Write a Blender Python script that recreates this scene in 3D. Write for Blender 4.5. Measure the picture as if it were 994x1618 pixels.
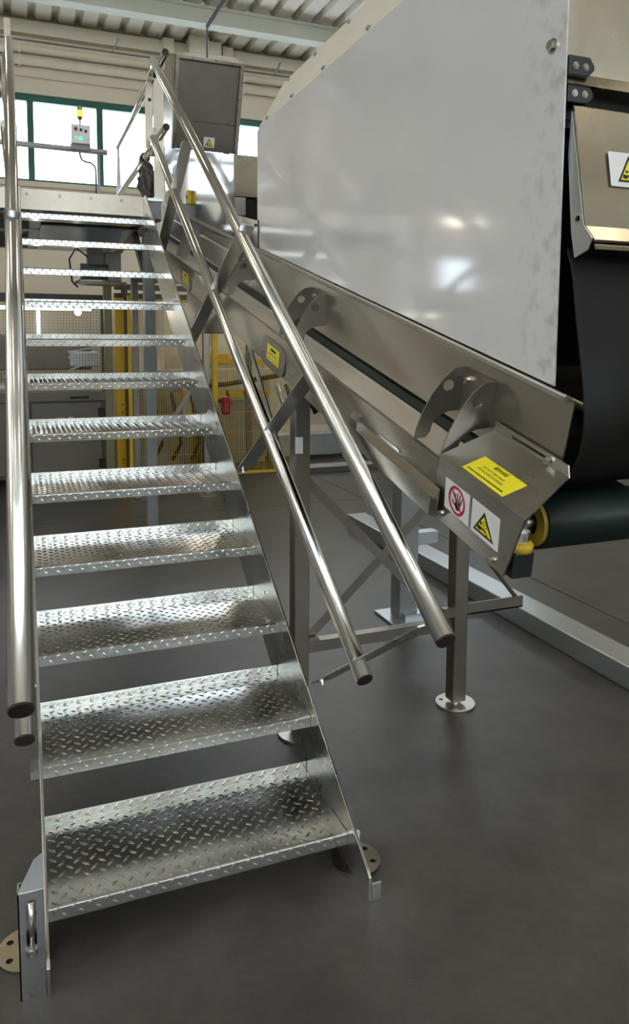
import bpy, bmesh, math, random
from mathutils import Vector, Matrix, geometry
random.seed(4)
for o in list(bpy.data.objects): bpy.data.objects.remove(o)
S = bpy.context.scene
COL = S.collection
V = Vector

# ------------------------------------------------------------------ camera
cd = bpy.data.cameras.new('camera'); cam = bpy.data.objects.new('camera', cd); COL.objects.link(cam)
cam.location = (-0.0198, -1.8393, 1.5203)
cam.rotation_euler = (1.4763, -0.0059, -0.3727)
cd.sensor_width = 36; cd.lens = 1178.59 / 1618 * 36
cd.shift_y = -(809 - 646.7) / 1618
cd.clip_start = 0.02
S.camera = cam
# ------------------------------------------------------------------ world, light, exposure
SKY = 5.6
LAMP = 17.0
W = bpy.data.worlds.new('overcast'); S.world = W; W.use_nodes = True
W.node_tree.nodes['Background'].inputs[0].default_value = (0.86, 0.93, 1.0, 1)
W.node_tree.nodes['Background'].inputs[1].default_value = SKY
S.view_settings.view_transform = 'Standard'; S.view_settings.look = 'None'
S.view_settings.exposure = 0.0; S.view_settings.gamma = 1.0
S.view_settings.use_curve_mapping = False

# ------------------------------------------------------------------ materials
def M(name, col, metal=0.0, rough=0.5, var=0.0, scale=8.0, bump=0.0, bscale=60.0, rvar=0.0, emit=0.0, stretch=None, col2=None, spec=0.5, det=5, nr=.6):
    m = bpy.data.materials.new(name); m.use_nodes = True
    nt = m.node_tree; N = nt.nodes; L = nt.links; b = N['Principled BSDF']
    b.inputs['Base Color'].default_value = (*col, 1); b.inputs['Metallic'].default_value = metal
    b.inputs['Roughness'].default_value = rough; b.inputs['Specular IOR Level'].default_value = spec
    if emit:
        b.inputs['Emission Color'].default_value = (*col, 1); b.inputs['Emission Strength'].default_value = emit
    if var or rvar or bump:
        tc = N.new('ShaderNodeTexCoord'); src = tc.outputs['Object']
        if stretch:
            mp = N.new('ShaderNodeMapping'); mp.inputs['Scale'].default_value = stretch
            L.new(src, mp.inputs['Vector']); src = mp.outputs['Vector']
        n = N.new('ShaderNodeTexNoise'); n.inputs['Scale'].default_value = scale
        n.inputs['Detail'].default_value = det; n.inputs['Roughness'].default_value = nr
        L.new(src, n.inputs['Vector'])
        if var:
            r = N.new('ShaderNodeValToRGB'); r.color_ramp.elements[0].position = .3; r.color_ramp.elements[1].position = .7
            lo = col2 if col2 else tuple(c * (1 - var) for c in col)
            r.color_ramp.elements[0].color = (*lo, 1); r.color_ramp.elements[1].color = (*[min(1, c * (1 + var * .5)) for c in col], 1)
            L.new(n.outputs['Fac'], r.inputs['Fac']); L.new(r.outputs['Color'], b.inputs['Base Color'])
        if rvar:
            mr = N.new('ShaderNodeMapRange'); mr.inputs['From Min'].default_value = .3; mr.inputs['From Max'].default_value = .7
            mr.inputs['To Min'].default_value = max(.02, rough - rvar); mr.inputs['To Max'].default_value = rough + rvar
            L.new(n.outputs['Fac'], mr.inputs['Value']); L.new(mr.outputs['Result'], b.inputs['Roughness'])
        if bump:
            n2 = N.new('ShaderNodeTexNoise'); n2.inputs['Scale'].default_value = bscale; n2.inputs['Detail'].default_value = 3
            L.new(src, n2.inputs['Vector'])
            bp = N.new('ShaderNodeBump'); bp.inputs['Strength'].default_value = bump; bp.inputs['Distance'].default_value = .01
            L.new(n2.outputs['Fac'], bp.inputs['Height']); L.new(bp.outputs['Normal'], b.inputs['Normal'])
    return m
def spangle(name, c0, c1, rough):
    m = M(name, c1, 1.0, rough, var=.25, scale=3.5, rvar=.05, col2=c0)
    nt = m.node_tree; N = nt.nodes; L = nt.links; b = N['Principled BSDF']
    tc = next(n for n in N if n.type == 'TEX_COORD')
    v = N.new('ShaderNodeTexVoronoi'); v.inputs['Scale'].default_value = 70
    L.new(tc.outputs['Object'], v.inputs['Vector'])
    mx = N.new('ShaderNodeMix'); mx.data_type = 'RGBA'; mx.blend_type = 'MULTIPLY'; mx.inputs[0].default_value = .07
    ramp = next(n for n in N if n.type == 'VALTORGB')
    L.new(ramp.outputs['Color'], mx.inputs[6]); L.new(v.outputs['Color'], mx.inputs[7])
    L.new(mx.outputs[2], b.inputs['Base Color'])
    return m
GALV = spangle('galvanised_steel', (.56, .57, .57), (.76, .77, .76), .30)
TREAD = spangle('galvanised_tread_plate', (.60, .60, .57), (.74, .74, .70), .20)
TUBE = M('bright_tube_steel', (.80, .79, .76), 1, .17, var=.12, scale=9, rvar=.07, stretch=(1, .3, .3))
STAIN = M('brushed_stainless', (.49, .46, .41), 1, .30, var=.10, scale=4, rvar=.06, bump=.02, bscale=160, stretch=(1, .25, 1))
STAIND = M('dull_stainless', (.38, .36, .33), 1, .38, var=.12, scale=4, rvar=.07)
BRIGHT = M('bright_stainless_plate', (.68, .66, .61), 1, .34, var=.14, scale=7, rvar=.08)
MIRROR = M('mirror_stainless', (.62, .63, .64), 1, .12, var=.08, scale=3, rvar=.05)
PANEL = M('film_coated_steel', (.76, .765, .78), .12, .09, var=.04, scale=3, rvar=.01, spec=.9)
def smudges(m):                     # finger marks and scuffs along the front edge of the hopper panel
    nt = m.node_tree; N = nt.nodes; L = nt.links; b = N['Principled BSDF']
    tc = next(n for n in N if n.type == 'TEX_COORD'); ramp = next(n for n in N if n.type == 'VALTORGB')
    sp = N.new('ShaderNodeSeparateXYZ'); L.new(tc.outputs['Object'], sp.inputs[0])
    mr = N.new('ShaderNodeMapRange'); mr.inputs['From Min'].default_value = -.90; mr.inputs['From Max'].default_value = -1.03
    L.new(sp.outputs['Y'], mr.inputs['Value'])
    n = N.new('ShaderNodeTexNoise'); n.inputs['Scale'].default_value = 26; n.inputs['Detail'].default_value = 4; L.new(tc.outputs['Object'], n.inputs['Vector'])
    m2 = N.new('ShaderNodeMapRange'); m2.inputs['From Min'].default_value = .5; m2.inputs['From Max'].default_value = .68; L.new(n.outputs['Fac'], m2.inputs['Value'])
    mu = N.new('ShaderNodeMath'); mu.operation = 'MULTIPLY'; L.new(mr.outputs['Result'], mu.inputs[0]); L.new(m2.outputs['Result'], mu.inputs[1])
    mx_ = N.new('ShaderNodeMix'); mx_.data_type = 'RGBA'; L.new(mu.outputs[0], mx_.inputs[0]); L.new(ramp.outputs['Color'], mx_.inputs[6]); mx_.inputs[7].default_value = (.55, .56, .57, 1)
    L.new(mx_.outputs[2], b.inputs['Base Color'])
smudges(PANEL)
BRONZE = M('warm_tinted_steel', (.50, .45, .35), 1, .27, var=.12, scale=3, rvar=.06)  # warm reflection on the hopper front is put into this base colour
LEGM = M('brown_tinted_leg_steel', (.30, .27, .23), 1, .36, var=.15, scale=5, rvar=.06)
LIPM = M('satin_lip_steel', (.66, .64, .59), .55, .40, var=.08, scale=6)
SLIDM = M('worn_satin_plate', (.80, .75, .65), .45, .42, var=.12, scale=7, rvar=.06)
HOODD = M('dark_brown_steel', (.22, .195, .16), .9, .42, var=.12, scale=5, rvar=.05)
RAILG = M('light_grey_tube_paint', (.55, .57, .58), .2, .4, var=.08, scale=6)
POSTM = M('beige_tinted_galvanised', (.66, .60, .50), .85, .38, var=.16, scale=6, rvar=.06)  # beige tint mixed into the base colour
GREYST = M('grey_painted_steel', (.33, .35, .35), .3, .42, var=.12, scale=4)
BARM = M('frame_bar_steel', (.55, .58, .60), .8, .30, var=.08, scale=2.5, rvar=.03)
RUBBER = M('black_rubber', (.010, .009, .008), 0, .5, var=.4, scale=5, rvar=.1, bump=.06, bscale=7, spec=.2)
BELT = M('dark_green_belt', (.007, .017, .014), 0, .42, var=.3, scale=6, spec=.35)
PLUG = M('brown_plastic_plug', (.028, .018, .015), 0, .5, var=.3, scale=20)
BLACK = M('black_plastic', (.012, .012, .012), 0, .45, var=.2, scale=30)
YEL = M('yellow_paint', (.80, .52, .015), 0, .42, var=.12, scale=6)
YELB = M('yellow_bearing_plastic', (.70, .46, .03), 0, .4, var=.2, scale=25)
YELD = M('shaded_yellow_plastic', (.30, .21, .02), 0, .45, var=.3, scale=25)  # bearing yellow darkened, its shade is put into the colour
YSTK = M('yellow_sticker', (.93, .83, .02), 0, .4, var=.03, scale=20)
WSTK = M('white_sticker', (.86, .86, .86), 0, .4, var=.03, scale=20)
INK = M('black_ink', (.012, .010, .008), 0, .5, var=.1, scale=40)
REDINK = M('red_ink', (.52, .015, .06), 0, .45, var=.08, scale=40)
RED = M('red_plastic', (.33, .015, .02), 0, .35, var=.1, scale=30)
WALLM = M('cream_wall_paint', (.78, .71, .58), 0, .6, var=.06, scale=1.5, bump=.05, bscale=30)
CEILM = M('cream_roof_sheet', (.76, .72, .63), 0, .5, var=.07, scale=2)
BEAMM = M('pale_green_grey_beam', (.62, .64, .56), 0, .5, var=.06, scale=2)
GREEN = M('dark_green_window_frame', (.02, .12, .09), 0, .4, var=.15, scale=5)
FLOORM = M('dark_concrete', (.088, .081, .075), 0, .31, var=.62, scale=1.8, rvar=.03, bump=.16, bscale=180, det=12, nr=.72)
JOINT = M('joint_filler', (.035, .033, .03), 0, .8, var=.2, scale=20)
CAB = M('grey_cabinet_paint', (.20, .185, .16), 0, .45, var=.06, scale=4)
CABD = M('dark_frame_paint', (.10, .095, .085), .2, .45, var=.1, scale=5)
OLIVE = M('olive_column_paint', (.27, .25, .13), 0, .5, var=.12, scale=4)
MACH = M('pale_machine_paint', (.60, .57, .48), 0, .45, var=.08, scale=3)
MACHD = M('dim_machine_paint', (.28, .26, .20), 0, .5, var=.2, scale=3)
WIRE = M('mesh_wire', (.25, .24, .20), .5, .5, var=.1, scale=20)
ALU = M('aluminium_profile', (.72, .72, .70), .9, .3, var=.06, scale=10)
CABLE = M('grey_violet_cable', (.14, .13, .17), 0, .5, var=.1, scale=20)
FOIL = M('crumpled_plastic_bag', (.10, .09, .085), .2, .22, var=.5, scale=14, bump=.4, bscale=40)
BLUE = M('pale_blue_sheet', (.44, .60, .86), .1, .25, var=.1, scale=4)
TUBEL = M('lamp_tube', (1, .90, .74), 0, .4, emit=LAMP)
STRIPL = M('enclosure_lamp_strip', (1, .90, .70), 0, .4, emit=7)
AMBER = M('amber_lamp', (1, .45, .02), 0, .3, emit=1.6)
GLOWG = M('green_lit_button', (.05, .9, .45), 0, .3, emit=1.4)
SMALLLAMP = M('work_lamp', (1, .98, .92), 0, .3, emit=8)
GLASS = bpy.data.materials.new('window_glass'); GLASS.use_nodes = True
_n = GLASS.node_tree; _n.nodes.clear()
_o = _n.nodes.new('ShaderNodeOutputMaterial'); _m = _n.nodes.new('ShaderNodeMixShader'); _t = _n.nodes.new('ShaderNodeBsdfTransparent'); _g = _n.nodes.new('ShaderNodeBsdfGlossy')
_t.inputs[0].default_value = (.97, .99, 1, 1); _g.inputs['Roughness'].default_value = .02
_m.inputs[0].default_value = .06
_n.links.new(_t.outputs[0], _m.inputs[1]); _n.links.new(_g.outputs[0], _m.inputs[2]); _n.links.new(_m.outputs[0], _o.inputs[0])

# ------------------------------------------------------------------ helpers
def rootloc(p):
    l = V((0, 0, 0))
    while p: l += p.location; p = p.parent
    return l
class MB:
    def __init__(s): s.v = []; s.f = []
    def add(s, vs, fs):
        k = len(s.v); s.v += [tuple(v) for v in vs]; s.f += [tuple(i + k for i in f) for f in fs]; return s
    def box(s, a, b):
        (x0, y0, z0), (x1, y1, z1) = a, b
        return s.add([(x0,y0,z0),(x1,y0,z0),(x1,y1,z0),(x0,y1,z0),(x0,y0,z1),(x1,y0,z1),(x1,y1,z1),(x0,y1,z1)],
                     [(0,3,2,1),(4,5,6,7),(0,1,5,4),(1,2,6,5),(2,3,7,6),(3,0,4,7)])
    def bar(s, p, q, w, h, up=(0, 0, 1)):          # rectangular bar: w across, h along 'up'
        p, q = V(p), V(q); d = (q - p).normalized(); u = V(up); r = d.cross(u).normalized(); u = r.cross(d).normalized()
        c = []
        for e in (p, q):
            for a, b in ((-1,-1),(1,-1),(1,1),(-1,1)): c.append(e + r * a * w / 2 + u * b * h / 2)
        return s.add(c, [(0,1,2,3),(7,6,5,4),(0,4,5,1),(1,5,6,2),(2,6,7,3),(3,7,4,0)])
    def tube(s, pts, r, n=16, cap=True):
        pts = [V(p) for p in pts]; rings = []; k = len(s.v); ref = None
        for i, p in enumerate(pts):
            d = (pts[min(i+1, len(pts)-1)] - pts[max(i-1, 0)]).normalized()
            if ref is None: ref = d.orthogonal().normalized()
            a = (ref - d * ref.dot(d)).normalized(); ref = a; b = d.cross(a)
            ri = r[i] if isinstance(r, (list, tuple)) else r
            rings.append([p + (a * math.cos(t) + b * math.sin(t)) * ri for t in [2*math.pi*j/n for j in range(n)]])
        for R in rings: s.v += [tuple(v) for v in R]
        for i in range(len(pts)-1):
            for j in range(n):
                a = k+i*n+j; b = k+i*n+(j+1) % n; s.f.append((a, b, b+n, a+n))
        if cap:
            s.f.append(tuple(k+j for j in reversed(range(n)))); s.f.append(tuple(k+(len(pts)-1)*n+j for j in range(n)))
        return s
    def prism(s, loops, fn, h0, h1):                # loops[0] outline, rest holes, 2D; fn(x, y, h) -> 3D
        if not isinstance(loops[0][0], (tuple, list)): loops = [loops]
        tri = geometry.tessellate_polygon([[V((x, y, 0)) for x, y in l] for l in loops])
        flat = [p for l in loops for p in l]; n = len(flat)
        vs = [fn(x, y, h0) for x, y in flat] + [fn(x, y, h1) for x, y in flat]
        fs = [(c, b, a) for a, b, c in tri] + [(a+n, b+n, c+n) for a, b, c in tri]
        k = 0
        for l in loops:
            m = len(l)
            for i in range(m):
                a = k+i; b = k+(i+1) % m; fs.append((a, b, b+n, a+n))
            k += m
        return s.add(vs, fs)
    def build(s, name, mat, parent=None, smooth=False, bevel=0, kind=None, label=None):
        off = rootloc(parent)
        me = bpy.data.meshes.new(name); me.from_pydata([tuple(V(v) - off) for v in s.v], [], s.f)
        bm = bmesh.new(); bm.from_mesh(me); bmesh.ops.recalc_face_normals(bm, faces=bm.faces); bm.to_mesh(me); bm.free()
        if smooth:
            for p in me.polygons: p.use_smooth = len(p.vertices) <= 4
        me.materials.append(mat)
        o = bpy.data.objects.new(name, me); COL.objects.link(o); o.parent = parent
        if bevel:
            b = o.modifiers.new('bevel', 'BEVEL'); b.width = bevel; b.segments = 2; b.limit_method = 'ANGLE'
        if kind: o['kind'] = kind
        if label: o['label'] = label
        return o
def tag(o, label, cat, group=None):
    o['label'] = label; o['category'] = cat
    if group: o['group'] = group
    return o
def thing(name, loc, label, cat, group=None):
    o = bpy.data.objects.new(name, None); o.empty_display_size = .1; COL.objects.link(o); o.location = loc
    return tag(o, label, cat, group)
def struct(o): o['kind'] = 'structure'; return o
def box(a, b): return MB().box(a, b)
def XZ(y0, y1):
    return lambda x, z, h: (x, h, z)
PX = lambda y, z, h: (h, y, z)       # 2D = (Y, z), extruded along X
PY = lambda x, z, h: (x, h, z)       # 2D = (X, z), extruded along Y
PZ = lambda x, y, h: (x, y, h)
K = 0.246                            # conveyor incline: z = y0 + K * Y
def PI_(x, y0, h): return (x, h, y0 + K * h)      # section (X, y0) run along Y on the incline
def incl(sec, ya, yb, ref=None):     # ends cut square to the incline when ref given
    def fn(x, y0, h):
        y = h + ((ref - y0) * .232 if ref is not None else 0); return (x, y, y0 + K * y)
    return MB().prism(sec, fn, ya, yb)
def circ(cx, cy, r, n=16, a0=0, a1=2*math.pi):
    full = abs(a1 - a0 - 2*math.pi) < 1e-6
    return [(cx + r*math.cos(a0+(a1-a0)*i/(n if full else n-1)), cy + r*math.sin(a0+(a1-a0)*i/(n if full else n-1))) for i in range(n)]
def frame(o, u, w):                  # returns fn(x, y, h) on a flat face; normal = u x w
    o, u, w = V(o), V(u).normalized(), V(w).normalized(); n = u.cross(w).normalized()
    return lambda x, y, h: o + u * x + w * y + n * h
def bolt(p, n, r, t, name, mat, parent):
    p, n = V(p), V(n).normalized(); u = n.orthogonal().normalized()
    m = MB(); m.prism(circ(0, 0, r*1.5, 14), frame(p, u, n.cross(u)), -.001, t*.25)
    m.prism(circ(0, 0, r, 6), frame(p, u, n.cross(u)), t*.25, t)
    return m.build(name, mat, parent)
def text_on(fr, body, size, x, y, h, name, mat, parent, shear=0.0, sx=1.0, bold=0.0):
    c = bpy.data.curves.new('t', 'FONT'); c.body = body; c.size = size; c.shear = shear; c.align_x = 'CENTER'; c.align_y = 'CENTER'; c.offset = bold
    c.resolution_u = 2
    o = bpy.data.objects.new('t', c); COL.objects.link(o)
    dg = bpy.context.evaluated_depsgraph_get(); dg.update()
    me = o.evaluated_get(dg).to_mesh()
    m = MB().add([fr(x + v.co.x * sx, y + v.co.y, h) for v in me.vertices], [tuple(p.vertices) for p in me.polygons])
    o.evaluated_get(dg).to_mesh_clear()
    bpy.data.objects.remove(o); bpy.data.curves.remove(c)
    return m.build(name, mat, parent)
def rounded(x0, y0, x1, y1, r, n=4):
    out = []
    for cx, cy, a in ((x1-r, y0+r, -90), (x1-r, y1-r, 0), (x0+r, y1-r, 90), (x0+r, y0+r, 180)):
        out += [(cx + r*math.cos(math.radians(a+90*i/n)), cy + r*math.sin(math.radians(a+90*i/n))) for i in range(n+1)]
    return out

# ================================================================== THE HALL
HX0, HX1, HY0, HY1, HZ = -7.0, 10.0, -9.0, 9.5, 5.82
fl = struct(box((HX0-.2, HY0-.2, -.15), (HX1+.2, HY1+.2, -.008)).build('floor', JOINT))
xs = [HX0, -3.0, 2.98, 6.6, HX1]; ys = [HY0, -4.6, 4.52, HY1]
for i in range(len(xs)-1):
    for j in range(len(ys)-1):
        g = .004
        box((xs[i]+g, ys[j]+g, -.05), (xs[i+1]-g, ys[j+1]-g, 0)).build('slab', FLOORM, fl)
# corrugated roof deck
m = MB(); per = .30; x = HX0; prof = []
while x < HX1:
    prof += [(x, HZ+.07), (x+.05, HZ+.07), (x+.08, HZ), (x+.27, HZ)]; x += per
prof.append((HX1, HZ+.07))
poly = prof + [(HX1, HZ+.12), (HX0, HZ+.12)]
n = len(prof); k = 0
vs = [(a, HY0, b) for a, b in prof] + [(a, HY1+.1, b) for a, b in prof]
m.add(vs, [(i, i+1, i+1+n, i+n) for i in range(n-1)])
struct(m.build('ceiling', CEILM))
struct(box((HX0-.2, HY0-.2, HZ+.12), (HX1+.2, HY1+.2, HZ+.2)).build('roof', CEILM))
# roof beams (I section, along X)
for i, yb in enumerate((8.2, 3.2, -1.8, -6.2)):
    sec = [(yb-.11, HZ-.24), (yb+.11, HZ-.24), (yb+.11, HZ-.22), (yb+.012, HZ-.215), (yb+.012, HZ-.025), (yb+.11, HZ-.02), (yb+.11, HZ), (yb-.11, HZ), (yb-.11, HZ-.02), (yb-.012, HZ-.025), (yb-.012, HZ-.215), (yb-.11, HZ-.22)]
    if i == 0: sec = [(yb-.10, HZ-.235), (yb+.10, HZ-.235), (yb+.10, HZ-.005), (yb-.10, HZ-.005), (yb-.10, HZ-.04), (yb-.075, HZ-.05), (yb-.075, HZ-.19), (yb-.10, HZ-.2)]
    struct(MB().prism(sec, PX, HX0, HX1).build('trim_%d' % (i+1), BEAMM))
# walls with window bands
def wall_band(name, fn, L0, L1, wins, h0, h1, ztop, extra=()):
    holes = [[(a, h0), (b, h0), (b, h1), (a, h1)] for a, b in wins] + [[(a, c), (b, c), (b, d), (a, d)] for a, b, c, d in extra]
    return struct(MB().prism([[(L0, 0), (L1, 0), (L1, ztop), (L0, ztop)]] + holes, fn, 0, .2).build(name, WALLM))
# one long opening in the far wall
wall_band('wall_back', lambda x, z, h: (x, HY1+h, z), HX0-.2, HX1+.2, [(-1.2, 8.7)], 3.67, 4.86, HZ+.12, [(-5.45, -4.65, 2.35, 3.0)])
def window(name, fn, a, b, h0, h1, step, ph):
    m = MB(); t = .07
    m.prism([[(a, h0), (b, h0), (b, h1), (a, h1)], [(a+t, h0+t*.6), (b-t, h0+t*.6), (b-t, h1-t*1.3), (a+t, h1-t*1.3)]], fn, .04, .12)
    w = struct(m.build(name, GREEN))
    x = ph; cuts = []
    while x < b - .2:
        if x > a + .2:
            cuts.append(x)
            MB().prism([(x-.042, h0+.03), (x+.042, h0+.03), (x+.042, h1-.05), (x-.042, h1-.05)], fn, .03, .11).build('mullion', GREEN, w)
        x += step
    ed = [a + .05] + cuts + [b - .05]
    for i in range(len(ed)-1):
        MB().prism([(ed[i], h0+.03), (ed[i+1], h0+.03), (ed[i+1], h1-.05), (ed[i], h1-.05)], fn, .07, .076).build('pane', GLASS, w)
    return w
window('window_1', lambda x, z, h: (x, HY1+h, z), -1.2, 8.7, 3.67, 4.86, .93, .18 - .93)
window('window_4', lambda x, z, h: (x, HY1+h, z), -5.45, -4.65, 2.35, 3.0, 5, 9)
MB().prism([(-4.75, 3.60), (8.75, 3.60), (8.75, 3.67), (-4.75, 3.67)], lambda x, z, h: (x, HY1+h, z), -.05, .0).build('trim_5', WALLM)['kind'] = 'structure'
wall_band('wall_left', lambda y, z, h: (HX0-h, y, z), HY0-.2, HY1+.2, [(-6.5, 1.0)], 3.0, 4.9, HZ+.12)
window('window_2', lambda y, z, h: (HX0-h, y, z), -6.5, 1.0, 3.0, 4.9, 1.4, -6.5)
wall_band('wall_front', lambda x, z, h: (x, HY0-h, z), HX0-.2, HX1+.2, [(-5.5, 8.5)], 2.4, 4.9, HZ+.12)
window('window_3', lambda x, z, h: (x, HY0-h, z), -5.5, 8.5, 2.4, 4.9, 1.4, -5.5)
struct(box((HX1, HY0-.2, 0), (HX1+.2, HY1+.2, HZ+.12)).build('wall_right', WALLM))

# ceiling lamps: two rows, out along the hall
k = 0
rown = ['over the stair approach', 'over the left aisle', 'over the conveyor aisle']
for xi, lx in enumerate((-1.2, -4.6, 4.4)):
    for yi, ly in enumerate((-6.6, -3.4, -.2, 3.0, 6.2)):
        if lx < -4 and ly > 0: continue
        t = thing('ceiling_lamp', (lx, ly, HZ-.35), 'long white tube lamp %s, number %s from the front wall' % (rown[xi], ('one', 'two', 'three', 'four', 'five')[yi]), 'lamp', 'ceiling tube lamps')
        MB().prism([(lx-.16, HZ-.27), (lx+.16, HZ-.27), (lx+.11, HZ-.21), (lx-.11, HZ-.21)], PY, ly-.8, ly+.8).build('housing', WSTK, t)
        for sx in (-.08, .08): MB().tube([(lx+sx, ly-.75, HZ-.295), (lx+sx, ly+.75, HZ-.295)], .024, 8).build('tube', TUBEL, t)
        for sy in (-.6, .6): MB().tube([(lx, ly+sy, HZ-.21), (lx, ly+sy, HZ)], .006, 6).build('hanger', GREYST, t)

# things fixed to the far wall
t = thing('wall_lamp', (-5.08, HY1-.1, 3.5), 'white tube lamp on the far wall above the small window', 'lamp')
box((-5.45, HY1-.06, 3.47), (-4.7, HY1, 3.58)).build('housing', WSTK, t); MB().tube([(-5.42, HY1-.09, 3.52), (-4.73, HY1-.09, 3.52)], .022, 8).build('tube', TUBEL, t)
MB().prism([(HY1-.14, 5.60), (HY1, 5.60), (HY1, 5.80), (HY1-.10, 5.80), (HY1-.14, 5.77)], PX, HX0, HX1).build('trim_6', WALLM)['kind'] = 'structure'
MB().box((HX0, HY1-.03, 5.545), (HX1, HY1, 5.56)).build('trim_7', MACHD)['kind'] = 'structure'
for i, z in enumerate((5.42, 5.26)):
    t = thing('wall_pipe', (0, HY1, z), 'cream painted pipe along the far wall, %s of the pair' % ('upper', 'lower')[i], 'pipe', 'painted pipes on the far wall')
    MB().tube([(HX0+.1, HY1-.07, z), (HX1-.1, HY1-.07, z)], .055, 14).build('pipe', WALLM, t, smooth=True)
    for x in (-2.9, .06, 3.2, 6.2): box((x-.018, HY1-.132, z-.07), (x+.018, HY1, z+.07)).build('clip', WALLM, t)
tag(MB().tube([(HX0+.2, HY1-.02, 5.08), (1.66, HY1-.02, 5.08)], .016, 8).build('wall_conduit', WALLM), 'thin cream conduit just above the far windows', 'conduit')
u = thing('wall_unit', (2.6, HY1-.2, 5.6), 'cream painted box with a bent pipe high on the far wall', 'box unit')
box((2.33, HY1-.38, 5.56), (2.62, HY1-.14, 5.86-.04)).build('housing', WALLM, u, bevel=.01)
box((2.62, HY1-.36, 5.58), (2.80, HY1-.14, 5.82-.04)).build('side_box', WALLM, u, bevel=.01)
MB().tube([(2.16, HY1-.2, 5.45), (2.26, HY1-.36, 5.52), (2.4, HY1-.42, 5.53), (2.98, HY1-.42, 5.53), (3.06, HY1-.40, 5.50), (3.06, HY1-.14, 5.5)], .045, 12).build('pipe', WALLM, u, smooth=True)
for x, w in ((2.06, .08), (2.93, .08)):
    tag(box((x-w, HY1-.24, 5.58), (x+w, HY1-.14, 5.78)).build('junction_box', WALLM, bevel=.008), 'small cream junction box on the far wall to the %s of the box unit' % ('left' if x < 2.5 else 'right'), 'box', 'junction boxes')
for x, nm in ((1.32, 'left'), (3.72, 'right')):
    tag(MB().bar((x-.03, HY1-.15, 5.52), (x+.05, HY1-.15, 5.70), .02, .02, (0, 1, 0)).build('cable_strap', GREYST), 'short slanted strap below the roof channel, %s of the hood' % nm, 'strap', 'straps on the roof channel')
tag(MB().tube([(2.30, 7.0, 5.46), (2.30, 7.0, 5.82)], .012, 8).tube([(2.08, 7.0, 5.10), (2.30, 7.0, 5.46)], .022, 8).tube([(2.08, 7.0, 5.12), (2.09, 7.05, 4.7)], .012, 8).build('hanging_cable', CABLE), 'dark cable drop hanging from the roof above the hood', 'cable')

# ================================================================== STAIRS
TW, R_, G_, D_ = .812, .2, .3027, .338
Z1 = .11
st = thing('steel_staircase', (.4, 0, 0), 'galvanised steel staircase with checker plate treads and tube handrails', 'staircase')
sec = [(-.14, 0), (.248, 0), (3.63, 2.235), (3.63, 2.51), (3.546, 2.51), (-.125, .083), (-.14, .07)]
for i, (a, b) in enumerate(((-.008, 0), (TW, TW+.008))):
    MB().prism(sec, PX, a, b).build('stringer', GALV, st, bevel=.0015)
# tread plate
tsec = [(0, -.036), (0, -.004), (.004, 0), (D_, 0), (D_, .028), (D_+.005, .028), (D_+.005, -.005), (.009, -.005), (.005, -.009), (.005, -.036)]
tm = MB().prism(tsec, PX, 0.001, TW-.001)
# raised lens pattern
def lens(mb, fr, cx, cy, ang, L=.0275, Wd=.0095, H=.0025):
    ca, sa = math.cos(ang), math.sin(ang)
    P = []
    base = [(-.5, 0), (-.27, -.40), (0, -.5), (.27, -.40), (.5, 0), (.27, .40), (0, .5), (-.27, .40)]
    for x, y in base: P.append((x*L, y*Wd, 0))
    for x, y in ((-.27, 0), (0, 0), (.27, 0)): P.append((x*L, y, H if x == 0 else H*.75))
    mb.add([fr(cx + x*ca - y*sa, cy + x*sa + y*ca, z) for x, y, z in P],
           [(0,1,8),(1,2,9,8),(2,3,10,9),(3,4,10),(4,5,10),(5,6,9,10),(6,7,8,9),(7,0,8)])
pm = MB(); a = .0207
top = frame((0, 0, 0), (1, 0, 0), (0, 1, 0)); frt = frame((0, 0, -.036), (1, 0, 0), (0, 0, 1)); rear = frame((0, D_, 0), (1, 0, 0), (0, 0, 1))
nx = int(TW / (2*a))
for i in range(nx):
    for j in range(int(D_/a)):
        lens(pm, top, .018 + (2*i + j % 2)*a, .013 + j*a, math.radians(45 if j % 2 else -45))
    for fr_, y_ in ((frt, .010), (frt, .026), (rear, .016)):
        odd = y_ > .02
        lens(pm, fr_, .018 + (2*i + (0 if odd else 1))*a, y_, math.radians(45 if odd or fr_ is rear else -45), L=.022)
tread0 = None
for i in range(12):
    loc = (-.4, i*G_, Z1 + i*R_)
    if tread0 is None:
        tread0 = tm.build('tread', TREAD); pat0 = pm.build('raised_pattern', TREAD, tread0, kind='stuff')
        for p in pat0.data.polygons: p.use_smooth = True
        tread0.parent = st; tread0.location = loc
        b = tread0.modifiers.new('bevel', 'BEVEL'); b.width = .0015; b.segments = 2
    else:
        t = tread0.copy(); COL.objects.link(t); t.location = loc
        p = pat0.copy(); COL.objects.link(p); p.parent = t
# stringer weld nubs and bolts visible on the inner face
for i in range(2, 12, 3):
    y = i*G_ + .19; bolt((TW, y-.02, Z1+i*R_+.055), (-1, 0, 0), .007, .01, 'bolt', TUBE, st)
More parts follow.
